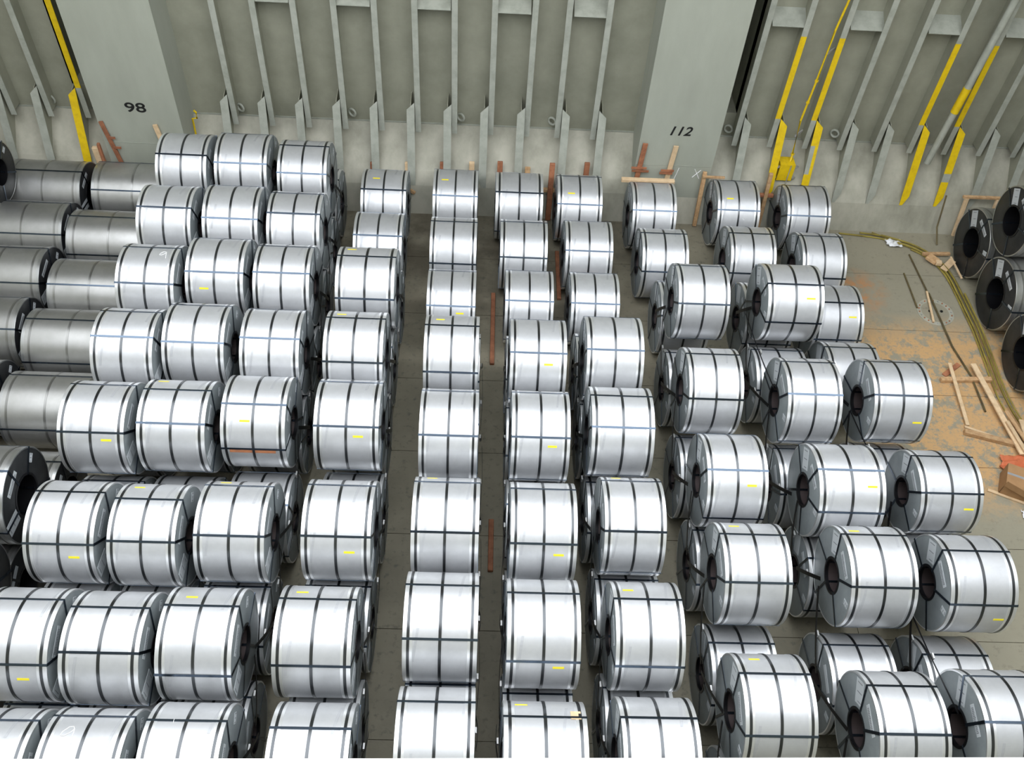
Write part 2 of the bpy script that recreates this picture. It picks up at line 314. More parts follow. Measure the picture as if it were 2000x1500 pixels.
COILS = [
 ('B',2,-5.934,15.237,1.99,0.981,1.451,[117],None),
 ('B',2,-5.877,13.59,1.99,0.988,1.451,[114],None),
 ('B',2,-5.799,11.925,1.99,0.994,1.451,[70,133],None),
 ('B',2,-5.765,10.323,1.99,0.986,1.451,[66,112],None),
 ('B',2,-5.787,8.721,1.99,0.985,1.451,[62,133],(0.23,142)),
 ('B',2,-5.676,6.833,1.99,0.954,1.451,[71,134],(0.21,149)),
 ('B',2,-5.764,5.12,1.99,0.965,1.451,[64,134],(0.18,150)),
 ('B',2,-5.596,3.487,1.99,0.965,1.451,[56],None),
 ('B',1,-5.934,16.002,0.726,0.96,1.451,[],None),
 ('B',1,-5.905,14.414,0.726,0.96,1.451,[],None),
 ('B',1,-5.838,12.757,0.726,0.96,1.451,[],None),
 ('B',1,-5.782,11.124,0.726,0.96,1.451,[],None),
 ('B',1,-5.776,9.522,0.726,0.96,1.451,[],None),
 ('B',1,-5.732,7.777,0.726,0.96,1.451,[],None),
 ('B',1,-5.72,5.977,0.726,0.96,1.451,[],None),
 ('B',1,-5.68,4.303,0.726,0.96,1.451,[],None),
 ('B',1,-5.596,2.687,0.726,0.96,1.451,[],None),
 ('C',2,-4.792,15.32,1.99,1.018,1.451,[131],None),
 ('C',2,-4.678,13.667,1.99,1.015,1.451,[58,131],None),
 ('C',2,-4.653,12.156,1.99,1.0,1.451,[127],(-0.17,150)),
 ('C',2,-4.659,10.5,1.99,0.999,1.451,[62,127],None),
 ('C',2,-4.614,8.792,1.99,1.018,1.451,[77,124],(-0.28,55)),
 ('C',2,-4.552,6.818,1.99,0.925,1.451,[78,128],(-0.23,55)),
 ('C',2,-4.64,5.096,1.99,0.99,1.451,[71,119],None),
 ('C',2,-4.488,3.508,1.99,0.963,1.451,[50],None),
 ('C',1,-4.792,16.085,0.726,0.96,1.451,[],None),
 ('C',1,-4.735,14.493,0.726,0.96,1.451,[],None),
 ('C',1,-4.665,12.912,0.726,0.96,1.451,[],None),
 ('C',1,-4.656,11.328,0.726,0.96,1.451,[],None),
 ('C',1,-4.637,9.646,0.726,0.96,1.451,[],None),
 ('C',1,-4.583,7.805,0.726,0.96,1.451,[],None),
 ('C',1,-4.596,5.957,0.726,0.96,1.451,[],None),
 ('C',1,-4.564,4.302,0.726,0.96,1.451,[],None),
 ('C',1,-4.488,2.708,0.726,0.96,1.451,[],None),
 ('D',2,-3.571,15.182,1.99,0.959,1.451,[85,136],None),
 ('D',2,-3.498,13.557,1.99,0.969,1.451,[68,114],None),
 ('D',2,-3.478,12.057,1.99,0.975,1.451,[66,119],None),
 ('D',2,-3.409,10.428,1.99,0.961,1.451,[53,114],None),
 ('D',2,-3.406,8.93,1.99,0.977,1.451,[106,163],(-0.12,127)),
 ('D',2,-3.371,6.902,1.99,0.971,1.451,[57,125],(-0.22,47)),
 ('D',2,-3.482,5.18,1.99,0.957,1.451,[74,147],(-0.17,61)),
 ('D',2,-3.35,3.601,1.99,0.941,1.451,[],None),
 ('D',1,-3.571,15.947,0.726,0.96,1.451,[],None),
 ('D',1,-3.534,14.37,0.726,0.96,1.451,[],None),
 ('D',1,-3.488,12.807,0.726,0.96,1.451,[],None),
 ('D',1,-3.444,11.243,0.726,0.96,1.451,[],None),
 ('D',1,-3.408,9.679,0.726,0.96,1.451,[],None),
 ('D',1,-3.389,7.916,0.726,0.96,1.451,[],None),
 ('D',1,-3.427,6.041,0.726,0.96,1.451,[],None),
 ('D',1,-3.416,4.39,0.726,0.96,1.451,[],None),
 ('D',1,-3.35,2.801,0.726,0.96,1.451,[],None),
 ('E',2,-2.023,12.057,1.99,1.027,1.451,[86,151],(-0.27,67)),
 ('E',2,-2.05,10.435,1.99,0.977,1.451,[76,142],(-0.25,66)),
 ('E',2,-1.984,8.915,1.99,0.992,1.451,[59,129,205],(0.18,141)),
 ('E',2,-1.903,6.979,1.99,0.969,1.451,[60,128,207],(0.19,146)),
 ('E',2,-2.002,5.242,1.99,1.003,1.451,[67,139],(-0.22,55)),
 ('E',2,-1.857,3.63,1.99,0.965,1.451,[74],None),
 ('E',1,-2.124,15.992,0.726,0.957,1.451,[117],(-0.17,94)),
 ('E',1,-2.113,14.542,0.726,0.984,1.451,[118],None),
 ('E',1,-2.023,12.822,0.726,0.96,1.451,[],None),
 ('E',1,-2.037,11.246,0.726,0.96,1.451,[],None),
 ('E',1,-2.017,9.675,0.726,0.96,1.451,[],None),
 ('E',1,-1.944,7.947,0.726,0.96,1.451,[],None),
 ('E',1,-1.953,6.111,0.726,0.96,1.451,[],None),
 ('E',1,-1.93,4.436,0.726,0.96,1.451,[],None),
 ('E',1,-1.857,2.83,0.726,0.96,1.451,[],None),
 ('F',2,-0.44,10.417,1.99,0.9,1.451,[83,150],(-0.22,69)),
 ('F',2,-0.411,8.789,1.99,0.9,1.451,[57,128],None),
 ('F',2,-0.383,7.077,1.99,0.954,1.451,[59,127],(-0.23,45)),
 ('F',2,-0.372,5.497,1.99,0.974,1.451,[68,128],None),
 ('F',2,-0.369,3.859,1.99,0.958,1.451,[62],None),
 ('F',1,-0.595,16.094,0.726,0.955,1.451,[128],(-0.23,98)),
 ('F',1,-0.573,14.487,0.726,0.947,1.451,[78,156],None),
 ('F',1,-0.547,12.899,0.726,0.934,1.451,[134],(0.18,145)),
 ('F',1,-0.44,11.182,0.726,0.96,1.451,[],None),
 ('F',1,-0.425,9.603,0.726,0.96,1.451,[],None),
 ('F',1,-0.397,7.933,0.726,0.96,1.451,[],None),
 ('F',1,-0.378,6.287,0.726,0.96,1.451,[],None),
 ('F',1,-0.37,4.678,0.726,0.96,1.451,[],None),
 ('F',1,-0.369,3.059,0.726,0.96,1.451,[],None),
 ('G',2,1.007,10.39,1.99,0.931,1.451,[119],(0.17,134)),
 ('G',2,1.016,8.805,1.99,0.9,1.451,[56,128,197],(0.19,139)),
 ('G',2,1.023,7.033,1.99,0.945,1.451,[63,134],(0.22,147)),
 ('G',2,0.986,5.423,1.99,0.965,1.451,[69,144],(0.2,151)),
 ('G',2,0.975,3.698,1.99,1.019,1.451,[62],(-0.27,41)),
 ('G',1,0.787,16.077,0.726,1.015,1.451,[117],None),
 ('G',1,0.873,14.492,0.726,0.963,1.451,[142],None),
 ('G',1,0.968,12.951,0.726,0.932,1.451,[125],None),
 ('G',1,1.007,11.155,0.726,0.96,1.451,[],None),
 ('G',1,1.012,9.598,0.726,0.96,1.451,[],None),
 ('G',1,1.02,7.919,0.726,0.96,1.451,[],None),
 ('G',1,1.005,6.228,0.726,0.96,1.451,[],None),
 ('G',1,0.981,4.56,0.726,0.96,1.451,[],None),
 ('G',1,0.975,2.898,0.726,0.96,1.451,[],None),
 ('H',2,2.294,10.514,1.99,0.95,1.451,[119],None),
 ('H',2,2.302,8.934,1.99,0.976,1.451,[75,121],None),
 ('H',2,2.341,7.17,1.99,0.885,1.451,[56,127,189],(-0.23,45)),
 ('H',2,2.39,5.421,1.99,0.913,1.451,[74,147],(-0.26,60)),
 ('H',2,2.381,3.779,1.99,0.947,1.451,[69],None),
 ('H',1,2.099,16.091,0.726,0.965,1.451,[70,134],(-0.19,115)),
 ('H',1,2.219,14.54,0.726,0.97,1.451,[130],None),
 ('H',1,2.252,12.961,0.726,0.938,1.451,[126],None),
 ('H',1,2.294,11.279,0.726,0.96,1.451,[],None),
 ('H',1,2.298,9.724,0.726,0.96,1.451,[],None),
 ('H',1,2.322,8.052,0.726,0.96,1.451,[],None),
 ('H',1,2.365,6.296,0.726,0.96,1.451,[],None),
 ('H',1,2.386,4.6,0.726,0.96,1.451,[],None),
 ('H',1,2.381,2.979,0.726,0.96,1.451,[],None),
 ('I',2,4.008,12.037,1.954,0.921,1.39,[138],None),
 ('I',2,3.899,9.87,1.99,0.891,1.451,[73,140],None),
 ('I',2,3.96,8.041,1.99,0.915,1.451,[111,175],(0.22,129)),
 ('I',2,3.995,6.423,1.99,0.941,1.451,[70,128],(-0.22,52)),
 ('I',2,3.934,4.402,1.99,0.913,1.451,[72,134],(-0.2,49)),
 ('I',1,3.707,15.925,0.726,0.944,1.451,[131],None),
 ('I',1,3.778,14.386,0.726,0.95,1.451,[79],None),
 ('I',1,4.008,12.802,0.726,0.96,1.451,[],None),
 ('I',1,3.954,10.954,0.726,0.96,1.451,[],None),
 ('I',1,3.93,8.956,0.726,0.96,1.451,[],None),
 ('I',1,3.977,7.232,0.726,0.96,1.451,[],None),
 ('I',1,3.964,5.413,0.726,0.96,1.451,[],None),
 ('I',1,3.934,3.602,0.726,0.96,1.451,[],None),
 ('J',2,5.669,12.08,1.969,1.012,1.415,[107,165],(0.25,128)),
 ('J',2,5.493,9.71,1.99,0.892,1.451,[66,120],None),
 ('J',2,5.679,7.915,1.99,1.004,1.451,[98,150],(0.29,118)),
 ('J',2,5.775,6.425,1.99,0.944,1.451,[65,130],(-0.26,57)),
 ('J',2,5.575,4.196,1.99,0.9,1.451,[64,114],None),
 ('J',1,5.572,16.13,0.726,0.925,1.451,[135],(-0.2,115)),
 ('J',1,5.631,14.562,0.726,0.942,1.451,[158],None),
 ('J',1,5.669,12.845,0.726,0.96,1.451,[],None),
 ('J',1,5.58,11.1,0.726,0.96,1.451,[],None),
 ('J',1,5.586,8.813,0.726,0.96,1.451,[],None),
 ('J',1,5.727,7.17,0.726,0.96,1.451,[],None),
 ('J',1,5.675,5.31,0.726,0.96,1.451,[],None),
 ('J',1,5.575,3.396,0.726,0.96,1.451,[],None),
 ('K',2,7.01,9.817,1.93,0.966,1.42,[61,121],(0.27,158)),
 ('K',2,7.309,8.015,1.88,0.965,1.32,[67,125,191],(0.27,146)),
 ('K',2,7.209,6.374,1.95,0.961,1.4,[78,143],(0.27,163)),
 ('K',2,6.973,4.246,1.99,0.965,1.451,[51,105],None),
 ('K',1,7.105,16.055,0.726,0.949,1.451,[136],None),
 ('K',1,7.098,14.45,0.726,0.922,1.451,[75,155],None),
 ('K',1,7.045,12.86,0.726,0.96,1.451,[104,164],(0.25,127)),
 ('K',1,6.98,11.29,0.726,0.96,1.451,[],None),
 ('K',1,6.97,8.9,0.726,0.96,1.451,[],None),
 ('K',1,7.24,7.2,0.726,0.96,1.451,[],None),
 ('K',1,7.1,5.3,0.726,0.96,1.451,[],None),
 ('K',1,7.0,3.4,0.726,0.96,1.451,[],None),
]

# ------------------------------------------------------------------ steel coils
CW, CR = .96, .7257          # nominal width and outer radius
def coil_parts(W, dull=False):
    """meshes shared by every coil of this kind (x = axis of the coil)"""
    h = W/2; P = {}; CI = .32 if dull else .255
    gv, eg, fc_, bd = ('galv_dull', 'edge_dull', 'face_dark', 'band_dull') if dull else ('galv', 'edge', 'face', 'band')
    def mk(key, mb, m, smooth=True):
        me = mb.mesh(key, smooth); me.materials.append(M[m]); P[key] = me
    mk('outer_sheet', revolve([(-h, CR-.01), (-h, CR-.004), (-h+.004, CR), (h-.004, CR), (h, CR-.004), (h, CR-.01)], 112, False), gv)
    mk('end_sheet', revolve([(-.003, CI), (0, CI), (0, CR-.012), (-.003, CR-.006)], 80, False), fc_)
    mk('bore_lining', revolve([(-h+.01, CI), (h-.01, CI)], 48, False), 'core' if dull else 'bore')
    ew = .125 if not dull else .05
    mk('edge_protector', revolve([(0.003, CR-.02), (0.003, CR+.001), (0, CR+.0035), (-ew, CR+.0035), (-ew, CR-.002), (-.01, CR-.004)], 112), eg)
    mk('bore_ring', revolve([(.008, CI-.012), (.008, CI+.026), (-.04, CI+.026), (-.04, CI-.012)], 48), 'core')
    mk('hoop_band', revolve([(-.019, CR+.002), (-.019, CR+.0075), (.019, CR+.0075), (.019, CR+.002)], 112), bd)
    # strap through the bore, at angle 0 = towards +z
    b = MB(); s = .0165; t = .004; o = CR+.0085; e = h+.006
    b.box(-e, e, -s, s, o-t, o); b.box(-e, e, -s, s, CI-.012, CI-.008)
    b.box(-e-t, -e, -.02, .02, CI-.012, o); b.box(e, e+t, -.02, .02, CI-.012, o)
    mk('bore_strap', b, 'strap', False)
    # labels lie on an end face; local origin is the coil centre, face at x = +h
    def lab(w_, h_, rows):
        b = MB().box(0, .0035, -w_/2, w_/2, -h_/2, h_/2); k = MB()
        for i in range(rows):
            z = -h_/2+h_*(.12+.76*i/max(1, rows-1)); wd = w_*random.uniform(.25, .38)
            k.box(.0036, .0046, -wd, wd*random.uniform(.4, 1), z-.006, z+.006)
        return b, k
    for nm, a in (('large', (.22, .34, 3)), ('bar', (.09, .40, 16)), ('small', (.09, .14, 3))):
        b, k = lab(*a); mk(nm+'_label', b, 'paper', False); mk(nm+'_print', k, 'ink', False)
    b = MB()      # flat yellow tag bent round the shell, at +z
    b.box(-.075, .075, -.016, .016, CR+.0005, CR+.003); mk('sticker', b, 'yellow_tag', False)
    b = MB(); n = 8; a0, a1 = -.32, .32; vs = []; fs = []
    for i in range(n+1):
        a = a0+(a1-a0)*i/n; x = .06*i/n
        for dx, r in ((0, CR+.001), (.035, CR+.001), (.035, CR+.003), (0, CR+.003)): vs.append((x+dx, r*sin(a), r*cos(a)))
    for i in range(n):
        for j in range(4): fs.append((i*4+j, i*4+(j+1) % 4, (i+1)*4+(j+1) % 4, (i+1)*4+j))
    b.add(vs, fs); mk('tape_strip', b, 'tape', False)
    return P
PARTS = {'std': coil_parts(.96), 'wide': coil_parts(1.6, True)}
def arc_strip(a0, a1, x0, x1):
    n = 8; vs = []; fs = []
    for i in range(n+1):
        a = a0+(a1-a0)*i/n
        for x, r in ((x0, CR+.001), (x1, CR+.001), (x1, CR+.0035), (x0, CR+.0035)): vs.append((x, r*cos(a), r*sin(a)))
    for i in range(n):
        for j in range(4): fs.append((i*4+j, i*4+(j+1) % 4, (i+1)*4+(j+1) % 4, (i+1)*4+j))
    fs += [(0, 1, 2, 3), (n*4+3, n*4+2, n*4+1, n*4)]
    return MB().add(vs, fs)

def put(mesh, name, root, loc=(0, 0, 0), rot=(0, 0, 0)):
    o = bpy.data.objects.new(name, mesh); COL.objects.link(o); o.parent = root; o.location = loc; o.rotation_euler = rot; return o
def fill(angles):
    """visible strap angles plus the ones out of sight"""
    a = sorted(angles); 
    if not a: a = [random.choice((62, 70, 100))+random.uniform(-6, 6)]
    first = a[0]; cur = a[-1]; out = list(a)
    while first+360-cur > 100:
        k = round((first+360-cur)/72); cur += (first+360-cur)/max(k, 1)
        if first+360-cur > 30: out.append(cur)
        else: break
    return out
def steel_coil(x, y, z, W, D, angles, sticker, side, label, group, kind='std', name='steel_coil', rich=True, twist=0, tape=True):
    P = PARTS[kind]; nomW = .96 if kind == 'std' else 1.6; h = nomW/2
    root = empty(name, (x, y, z-D/2)); tag(root, label, 'steel coil', group)
    sc = D/(2*CR); root.scale = (W/nomW, sc, sc); C = (0, 0, CR)
    put(P['outer_sheet'], 'outer_sheet', root, C)
    for s in (1, -1):
        rz = 0 if s > 0 else pi
        put(P['end_sheet'], 'end_sheet', root, (s*h, 0, CR), (0, 0, rz))
        put(P['edge_protector'], 'edge_protector', root, (s*h, 0, CR), (0, 0, rz))
        put(P['bore_ring'], 'bore_ring', root, (s*h, 0, CR), (0, 0, rz))
    put(P['bore_lining'], 'bore_lining', root, C)
    off = .070 if kind == 'std' else .14
    for xx in (-h+off, 0, h-off): put(P['hoop_band'], 'hoop_band', root, (xx, 0, CR))
    for a in fill(angles): put(P['bore_strap'], 'bore_strap', root, C, (radians(a-90), 0, 0))
    # face labels: polar angles measured from +y towards +z
    tw = twist+random.uniform(-5, 5)
    if side < 0: spec = (('large', .50, 52, 1), ('bar', .50, 103, 1), ('small', .60, 160, 1))
    else: spec = (('small', .56, 34, 1), ('bar', .50, 107, 1), ('large', .52, 176, 1))
    for nm, r, ang, _ in spec:
        a = radians(ang+tw); pos = (side*(h+.001), r*cos(a), CR+r*sin(a))
        rot = (a-pi/2, 0, 0) if side > 0 else (a-pi/2, 0, 0)
        lb = put(P[nm+'_label'], 'paper_label', root, pos, rot); lb.scale = (side, 1, 1)
        if nm == 'bar': lb.rotation_euler[0] = a-pi/2+pi/2
        if rich: put(P[nm+'_print'], 'label_print', lb)
    if sticker:
        so = put(P['sticker'], 'yellow_sticker', root, (sticker[0], 0, CR), (radians(sticker[1]-90), 0, 0)); 
    if rich and tape:
        put(P['tape_strip'], 'tape_strip', root, (random.uniform(.18, .3), 0, CR), (radians(random.uniform(58, 72)-90), 0, 0))
        put(P['tape_strip'], 'tape_strip', root, (random.uniform(-.37, -.33), 0, CR), (radians(random.uniform(128, 145)-90), 0, 0))
    return root

ORD = ['zeroth', 'first', 'second', 'third', 'fourth', 'fifth', 'sixth', 'seventh', 'eighth', 'ninth', 'tenth', 'eleventh']
FILES = 'BCDEFGHIJK'; coils = {}
cnt = {}
for f, ly, x, y, z, W, D, ang, st in COILS:
    cnt[(f, ly)] = cnt.get((f, ly), 0)+1; k = cnt[(f, ly)]; fi = FILES.index(f)+1
    side = 1 if f in 'BCDE' else -1
    lay = 'upper' if ly == 2 else 'lower'
    lab = '%s silver coil%s, %s silver file from left, %s from far wall' % (lay, ' with yellow tag' if st else '', ORD[fi], ORD[k])
    seen = ly == 2 or bool(ang)
    c = steel_coil(x, y, z, W, D, ang, st, side, lab, '%s layer coils of the %s silver file' % (lay, ORD[fi]), rich=seen)
    coils[(f, ly, k)] = (c, x, y, z, W, D)
# orange brown strips and chalk marks on single coils
def on_shell(key, mb, name, m, lab=None):
    o = mb.obj(name, m, coils[key][0]); o.location = (0, 0, CR)
    if lab: o['label'] = lab
on_shell(('D', 2, 5), arc_strip(radians(163), radians(169), -.36, .33), 'brown_strip', 'orange_brown', 'orange brown strip low on the shell')
on_shell(('J', 2, 5), arc_strip(radians(161), radians(170), -.40, .30), 'brown_strip', 'orange_brown', 'orange brown strip low on the shell')
on_shell(('H', 1, 2), arc_strip(radians(166), radians(176), -.30, .22), 'brown_strip', 'orange_brown', 'orange brown strip low on the shell')
def chalk(key, pts, x0, a0, sc):
    r = CR+.006; P = []
    for u, v in pts:
        a = radians(a0)-v*sc/CR; P.append((x0+u*sc, r*cos(a), r*sin(a)))
    on_shell(key, MB().tube(P, .0045, 5), 'chalk_mark', 'chalk', 'white chalk mark')
nine = [(.5, -.9), (.42, -.3), (.35, .3), (.2, .55), (-.1, .5), (-.45, .05), (-.5, -.25), (-.25, -.3), (.1, -.05), (.35, .3)]
chalk(('C', 2, 8), nine, -.2, 72, .16)
chalk(('B', 2, 3), nine, .24, 86, .12)
chalk(('D', 2, 8), [(0, .3), (.05, -.2)], -.16, 66, .1)
chalk(('J', 1, 1), [(0, .3), (.2, -.2), (.5, -.1)], .1, 150, .08)

# wide dull coils on the left (two files on the tank top, some on top of them)
WD = [(-9.31, 15.987, 'far', 1), (-9.286, 14.62, 'far', 2), (-9.29, 13.25, 'far', 3), (-9.257, 11.83, 'far', 4), (-9.19, 10.263, 'far', 5), (-9.2, 8.8, 'far', 6), (-9.2, 7.3, 'far', 7),
      (-7.446, 16.023, 'near', 1), (-7.498, 14.405, 'near', 2), (-7.449, 12.919, 'near', 3), (-7.436, 11.557, 'near', 4), (-7.34, 10.019, 'near', 5), (-7.45, 8.3, 'near', 6), (-7.6, 6.65, 'near', 7), (-7.55, 5.05, 'near', 8)]
wang = {('far', 1): [100], ('far', 2): [138], ('far', 3): [140], ('near', 1): [135], ('near', 2): [158], ('near', 3): [120], ('near', 4): [160], ('near', 5): [66, 158]}
for x, y, nm, k in WD:
    w_ = 1.56 if (nm, k) == ('far', 1) else {1: 1.70, 2: 1.64}.get(k, 1.6)
    if nm == 'far': w_ = min(w_, 1.6)
    if nm == 'near': w_ = {1: 1.70, 2: 1.66, 4: 1.64}.get(k, 1.56)
    fil = 'outermost' if nm == 'far' else 'second'
    lab = 'wide dull grey coil, %s dull file at the left, %s from the far wall' % ('outer' if nm == 'far' else 'inner', ORD[k])
    steel_coil(x, y, .68, w_, 1.36, wang.get((nm, k), [random.uniform(110, 150)]), None, 1, lab, 'dull coils of the %s left file' % ('outer' if nm == 'far' else 'inner'), 'wide', rich=k < 6, tape=False)
for x, y, z, D, d in ((-7.46, 7.45, 1.95, 1.45, 'large dark faced coil on top of the dull file, wide open bore toward the camera side'),
                   (-7.50, 5.85, 1.95, 1.45, 'dark faced upper coil cut by the left edge of the photo'),
                   (-10.62, 15.2, 1.79, 1.27, 'dark faced upper coil at the far left, beside the outer dull file')):
    steel_coil(x, y, z, 1.6, D, [95, 40], None, 1, d.replace(' toward the camera side', ''), 'upper dark faced coils at the left', 'wide', tape=False)
for k, (x, y) in enumerate(((-11.5, 15.95), (-11.5, 14.45))):
    steel_coil(x, y, .68, 1.6, 1.36, [], None, 1, 'dull grey coil on the tank top at the far left, %s from the far wall' % ORD[k+1], 'dull coils at the far left end', 'wide', tape=False)
# dark faced coils at the far right
MR = [(10.86, 15.39, .77, 1.54, 'dark faced coil on the floor at the right, nearest the far wall'), (10.86, 13.80, .77, 1.54, 'dark faced coil on the floor at the right, second from the far wall'),
      (10.86, 12.13, .77, 1.54, 'dark faced coil on the floor at the right, with a reddish bore lining'), (10.86, 14.58, 2.08, 1.43, 'dark faced coil at the right, resting on top of the others'),
      (10.95, 10.45, .75, 1.48, 'dark faced coil on the floor at the right, nearest the camera')]
for x, y, z, D, d in MR:
    steel_coil(x+.8, y, z, 1.6, D, [98, 30, 165], None, -1, d, 'dark faced coils at the right', 'wide', tape=False)

# lashing straps from the bore of an upper coil down to the bores of its neighbours below
def lashing(p, q, side, label, group='lashing straps on the coil faces', wd=.06):
    b = MB(); p = Vector(p); q = Vector(q); n = 7; vs = []; fs = []
    d = (q-p).normalized(); s = Vector((0, -d.z, d.y)); s.normalize()
    for i in range(n+1):
        t = i/n; c = p.lerp(q, t)+Vector((side*.02*sin(pi*t), 0, 0)); 
        for a, e in ((-1, 0), (1, 0), (1, 1), (-1, 1)): vs.append(c+s*a*wd/2+Vector((side*.005*e, 0, 0)))
    for i in range(n):
        for j in range(4): fs.append((i*4+j, i*4+(j+1) % 4, (i+1)*4+(j+1) % 4, (i+1)*4+j))
    fs += [(0, 1, 2, 3), (n*4+3, n*4+2, n*4+1, n*4)]
    b.add(vs, fs); m = p.lerp(q, .55)
    root = empty('lashing_strap', (p+q)/2); o = b.obj('webbing', 'core', root); o.location = -root.location
    k = MB().box(m.x-.012, m.x+.012, m.y-.04, m.y+.04, m.z-.04, m.z+.04).obj('buckle', 'steel', root); k.location = -root.location
    tag(root, label, 'lashing strap', group)
for f in 'DEFGHIJK':
    side = 1 if f in 'DEF' else -1
    ups = [v+(k[2],) for k, v in coils.items() if k[0] == f and k[1] == 2]; lows = [v+(k[2],) for k, v in coils.items() if k[0] == f and k[1] == 1]
    for (c, x, y, z, W, D, k) in ups:
        for far in (True, False):
            cand = [l for l in lows if (l[2] > y) == far and abs(l[2]-y) < 1.7]
            if not cand: continue
            l = min(cand, key=lambda q: abs(q[2]-y)); s = 1 if l[2] > y else -1
            xs_ = max(side*(x+side*W/2), side*(l[1]+side*l[4]/2))*side+side*.03
            fi = ORD[FILES.index(f)+1]
            lashing((xs_, y+s*.06, z-.22), (xs_, l[2]-s*.06, l[3]+.22), side, 'black strap from the %s upper coil of the %s silver file to %s lower coil' % (ORD[k], fi, 'farther' if far else 'nearer'),
                    'lashing straps of the %s silver file' % fi)
def long_lash(f, k1, k2, label):
    a = coils[(f, 2, k1)]; b = coils[(f, 2, k2)]
    x = min(a[1]-a[4]/2, b[1]-b[4]/2)-.05
    lashing((x, a[2]-.1, a[3]-.22), (x, b[2]+.08, b[3]+.23), -1, label, 'long lashing straps', .03)
long_lash('J', 1, 2, 'long thin black strap from the first to the second upper coil of ninth silver file')
long_lash('K', 1, 2, 'long thin black strap from the first to the second upper coil of tenth silver file')
long_lash('K', 3, 4, 'long thin black strap from the third to the fourth upper coil of tenth silver file')

# ------------------------------------------------------------------ dunnage and loose things
def board(a, b, wd, th, m, label, cat='plank', name='wooden_plank', group=None, upv=(0, 0, 1)):
    mid = (Vector(a)+Vector(b))/2
    o = MB().beam(Vector(a)-mid, Vector(b)-mid, wd, th, upv).obj(name, m); o.location = mid
    bv = o.modifiers.new('bevel', 'BEVEL'); bv.width = min(wd, th)*.12; bv.segments = 1
    return tag(o, label, cat, group)
yb = YF-.03
BD = []
BD.append(board((3.44, yb-.02, .95), (3.50, yb-.02, 2.05), .11, .035, 'wood_red', 'reddish upright board leaning on pillar 112, left one', upv=(0, 1, 0)))
BD.append(board((4.12, yb-.02, .95), (4.18, yb-.02, 2.02), .11, .035, 'wood_pale', 'pale weathered upright board leaning on pillar 112, right one', upv=(0, 1, 0)))
for k, (x0_, x1_, z_) in enumerate(((3.28, 3.62, 1.42), (3.30, 3.68, 1.34), (3.95, 4.24, 1.38), (3.93, 4.22, 1.31))):
    q = BD[k//2]; o = MB().beam((x0_, yb-.05, z_), (x1_, yb-.05, z_), .02, .05).obj('cross_slat', 'wood_red', q); o.location = -q.location
board((3.06, 16.48, 1.27), (4.25, 16.48, 1.27), .10, .09, 'wood_pale', 'pale square beam lying behind the coil at pillar 112', name='wooden_beam', cat='beam')
BD.append(board((-8.19, yb-.02, 2.02), (-7.98, yb-.02, .60), .09, .035, 'wood_red', 'slanting orange brown board on pillar 98', upv=(0, 1, 0)))
o = MB().beam((-8.13, yb-.05, 1.63), (-7.98, yb-.05, 1.63), .02, .05).obj('cross_slat', 'wood_red', BD[2]); o.location = -BD[2].location
o = MB().beam((-8.08, yb-.05, 1.38), (-7.92, yb-.05, 1.38), .02, .05).obj('cross_slat', 'wood_red', BD[2]); o.location = -BD[2].location
board((-7.05, yb-.03, 2.0), (-6.93, yb-.03, 1.1), .10, .05, 'wood_pale', 'pale board end above the upper coils at pillar 98', upv=(0, 1, 0))
board((-8.50, 16.74, .02), (-8.50, 16.74, 1.36), .13, .09, 'wood_pale', 'pale timber post between the two dull files', name='timber_post', cat='post', upv=(0, 1, 0))
board((-8.40, 16.74, .02), (-8.40, 16.74, 1.46), .06, .07, 'wood_red', 'darker timber post beside the pale one at the dull files', name='timber_post', cat='post', upv=(0, 1, 0))
for k, (x, zt, m, d) in enumerate(((-2.47, 1.24, 'wood_red', 'behind the fourth file coil, left side'), (-1.70, 1.28, 'wood_pale', 'just right of the fourth file rear coil'), (-.92, 1.32, 'wood_red', 'behind the fifth file coil, left side'),
                      (-.27, 1.36, 'wood_pale', 'behind the fifth file coil, right side'), (.36, 1.40, 'wood_red', 'behind the sixth file coil, left side'), (.98, 1.28, 'wood', 'low one behind the sixth file coil'),
                      (1.52, 1.44, 'wood_red', 'in the gap between the sixth and seventh files'), (2.30, 1.47, 'wood_red', 'behind the seventh file coil'), (4.95, 1.38, 'wood', 'at the right foot of pillar 112'),
                      (6.44, 1.42, 'wood', 'below the yellow box'), (11.12, .95, 'wood_pale', 'behind the dark coils at the right'), (11.85, .95, 'wood_pale', 'behind the dark coils at the far right'))):
    fr_ = x < -1.6 or x in (-.92, -.27, .36, .98, 2.30)       # these stand on the slope behind a coil
    p_, q_ = ((x*1.01, 16.93, .80), (x*1.01, 16.97, zt-.15)) if fr_ else ((x, 16.50, .02), (x, 16.735, zt))
    board(p_, q_, .12 if x < 4.5 else .09, .07, m, 'upright timber post %s' % d, name='timber_post', cat='post', upv=(0, 1, 0), group='posts along the far wall')
board((1.28, 16.68, .74), (1.78, 16.68, .74), .08, .09, 'wood', 'short cross beam between the sixth and seventh files', name='wooden_beam', cat='beam')
board((-1.66, 16.68, .58), (-1.55, 16.68, .50), .06, .07, 'wood', 'wood chip block at the foot of the post by the fourth file', name='wood_block', cat='block')
board((4.9, 16.66, 1.30), (5.4, 16.66, 1.30), .05, .05, 'wood', 'thin rail behind the eighth to ninth file coils', name='wooden_rail', cat='rail')
board((6.30, 16.66, .86), (6.62, 16.66, .86), .08, .08, 'wood_red', 'brown block below the yellow box', name='wood_block', cat='block')
board((11.02, 16.745, .98), (11.95, 16.745, .98), .07, .06, 'wood', 'orange brown rail behind the dark coils at the right', name='wooden_rail', cat='rail')
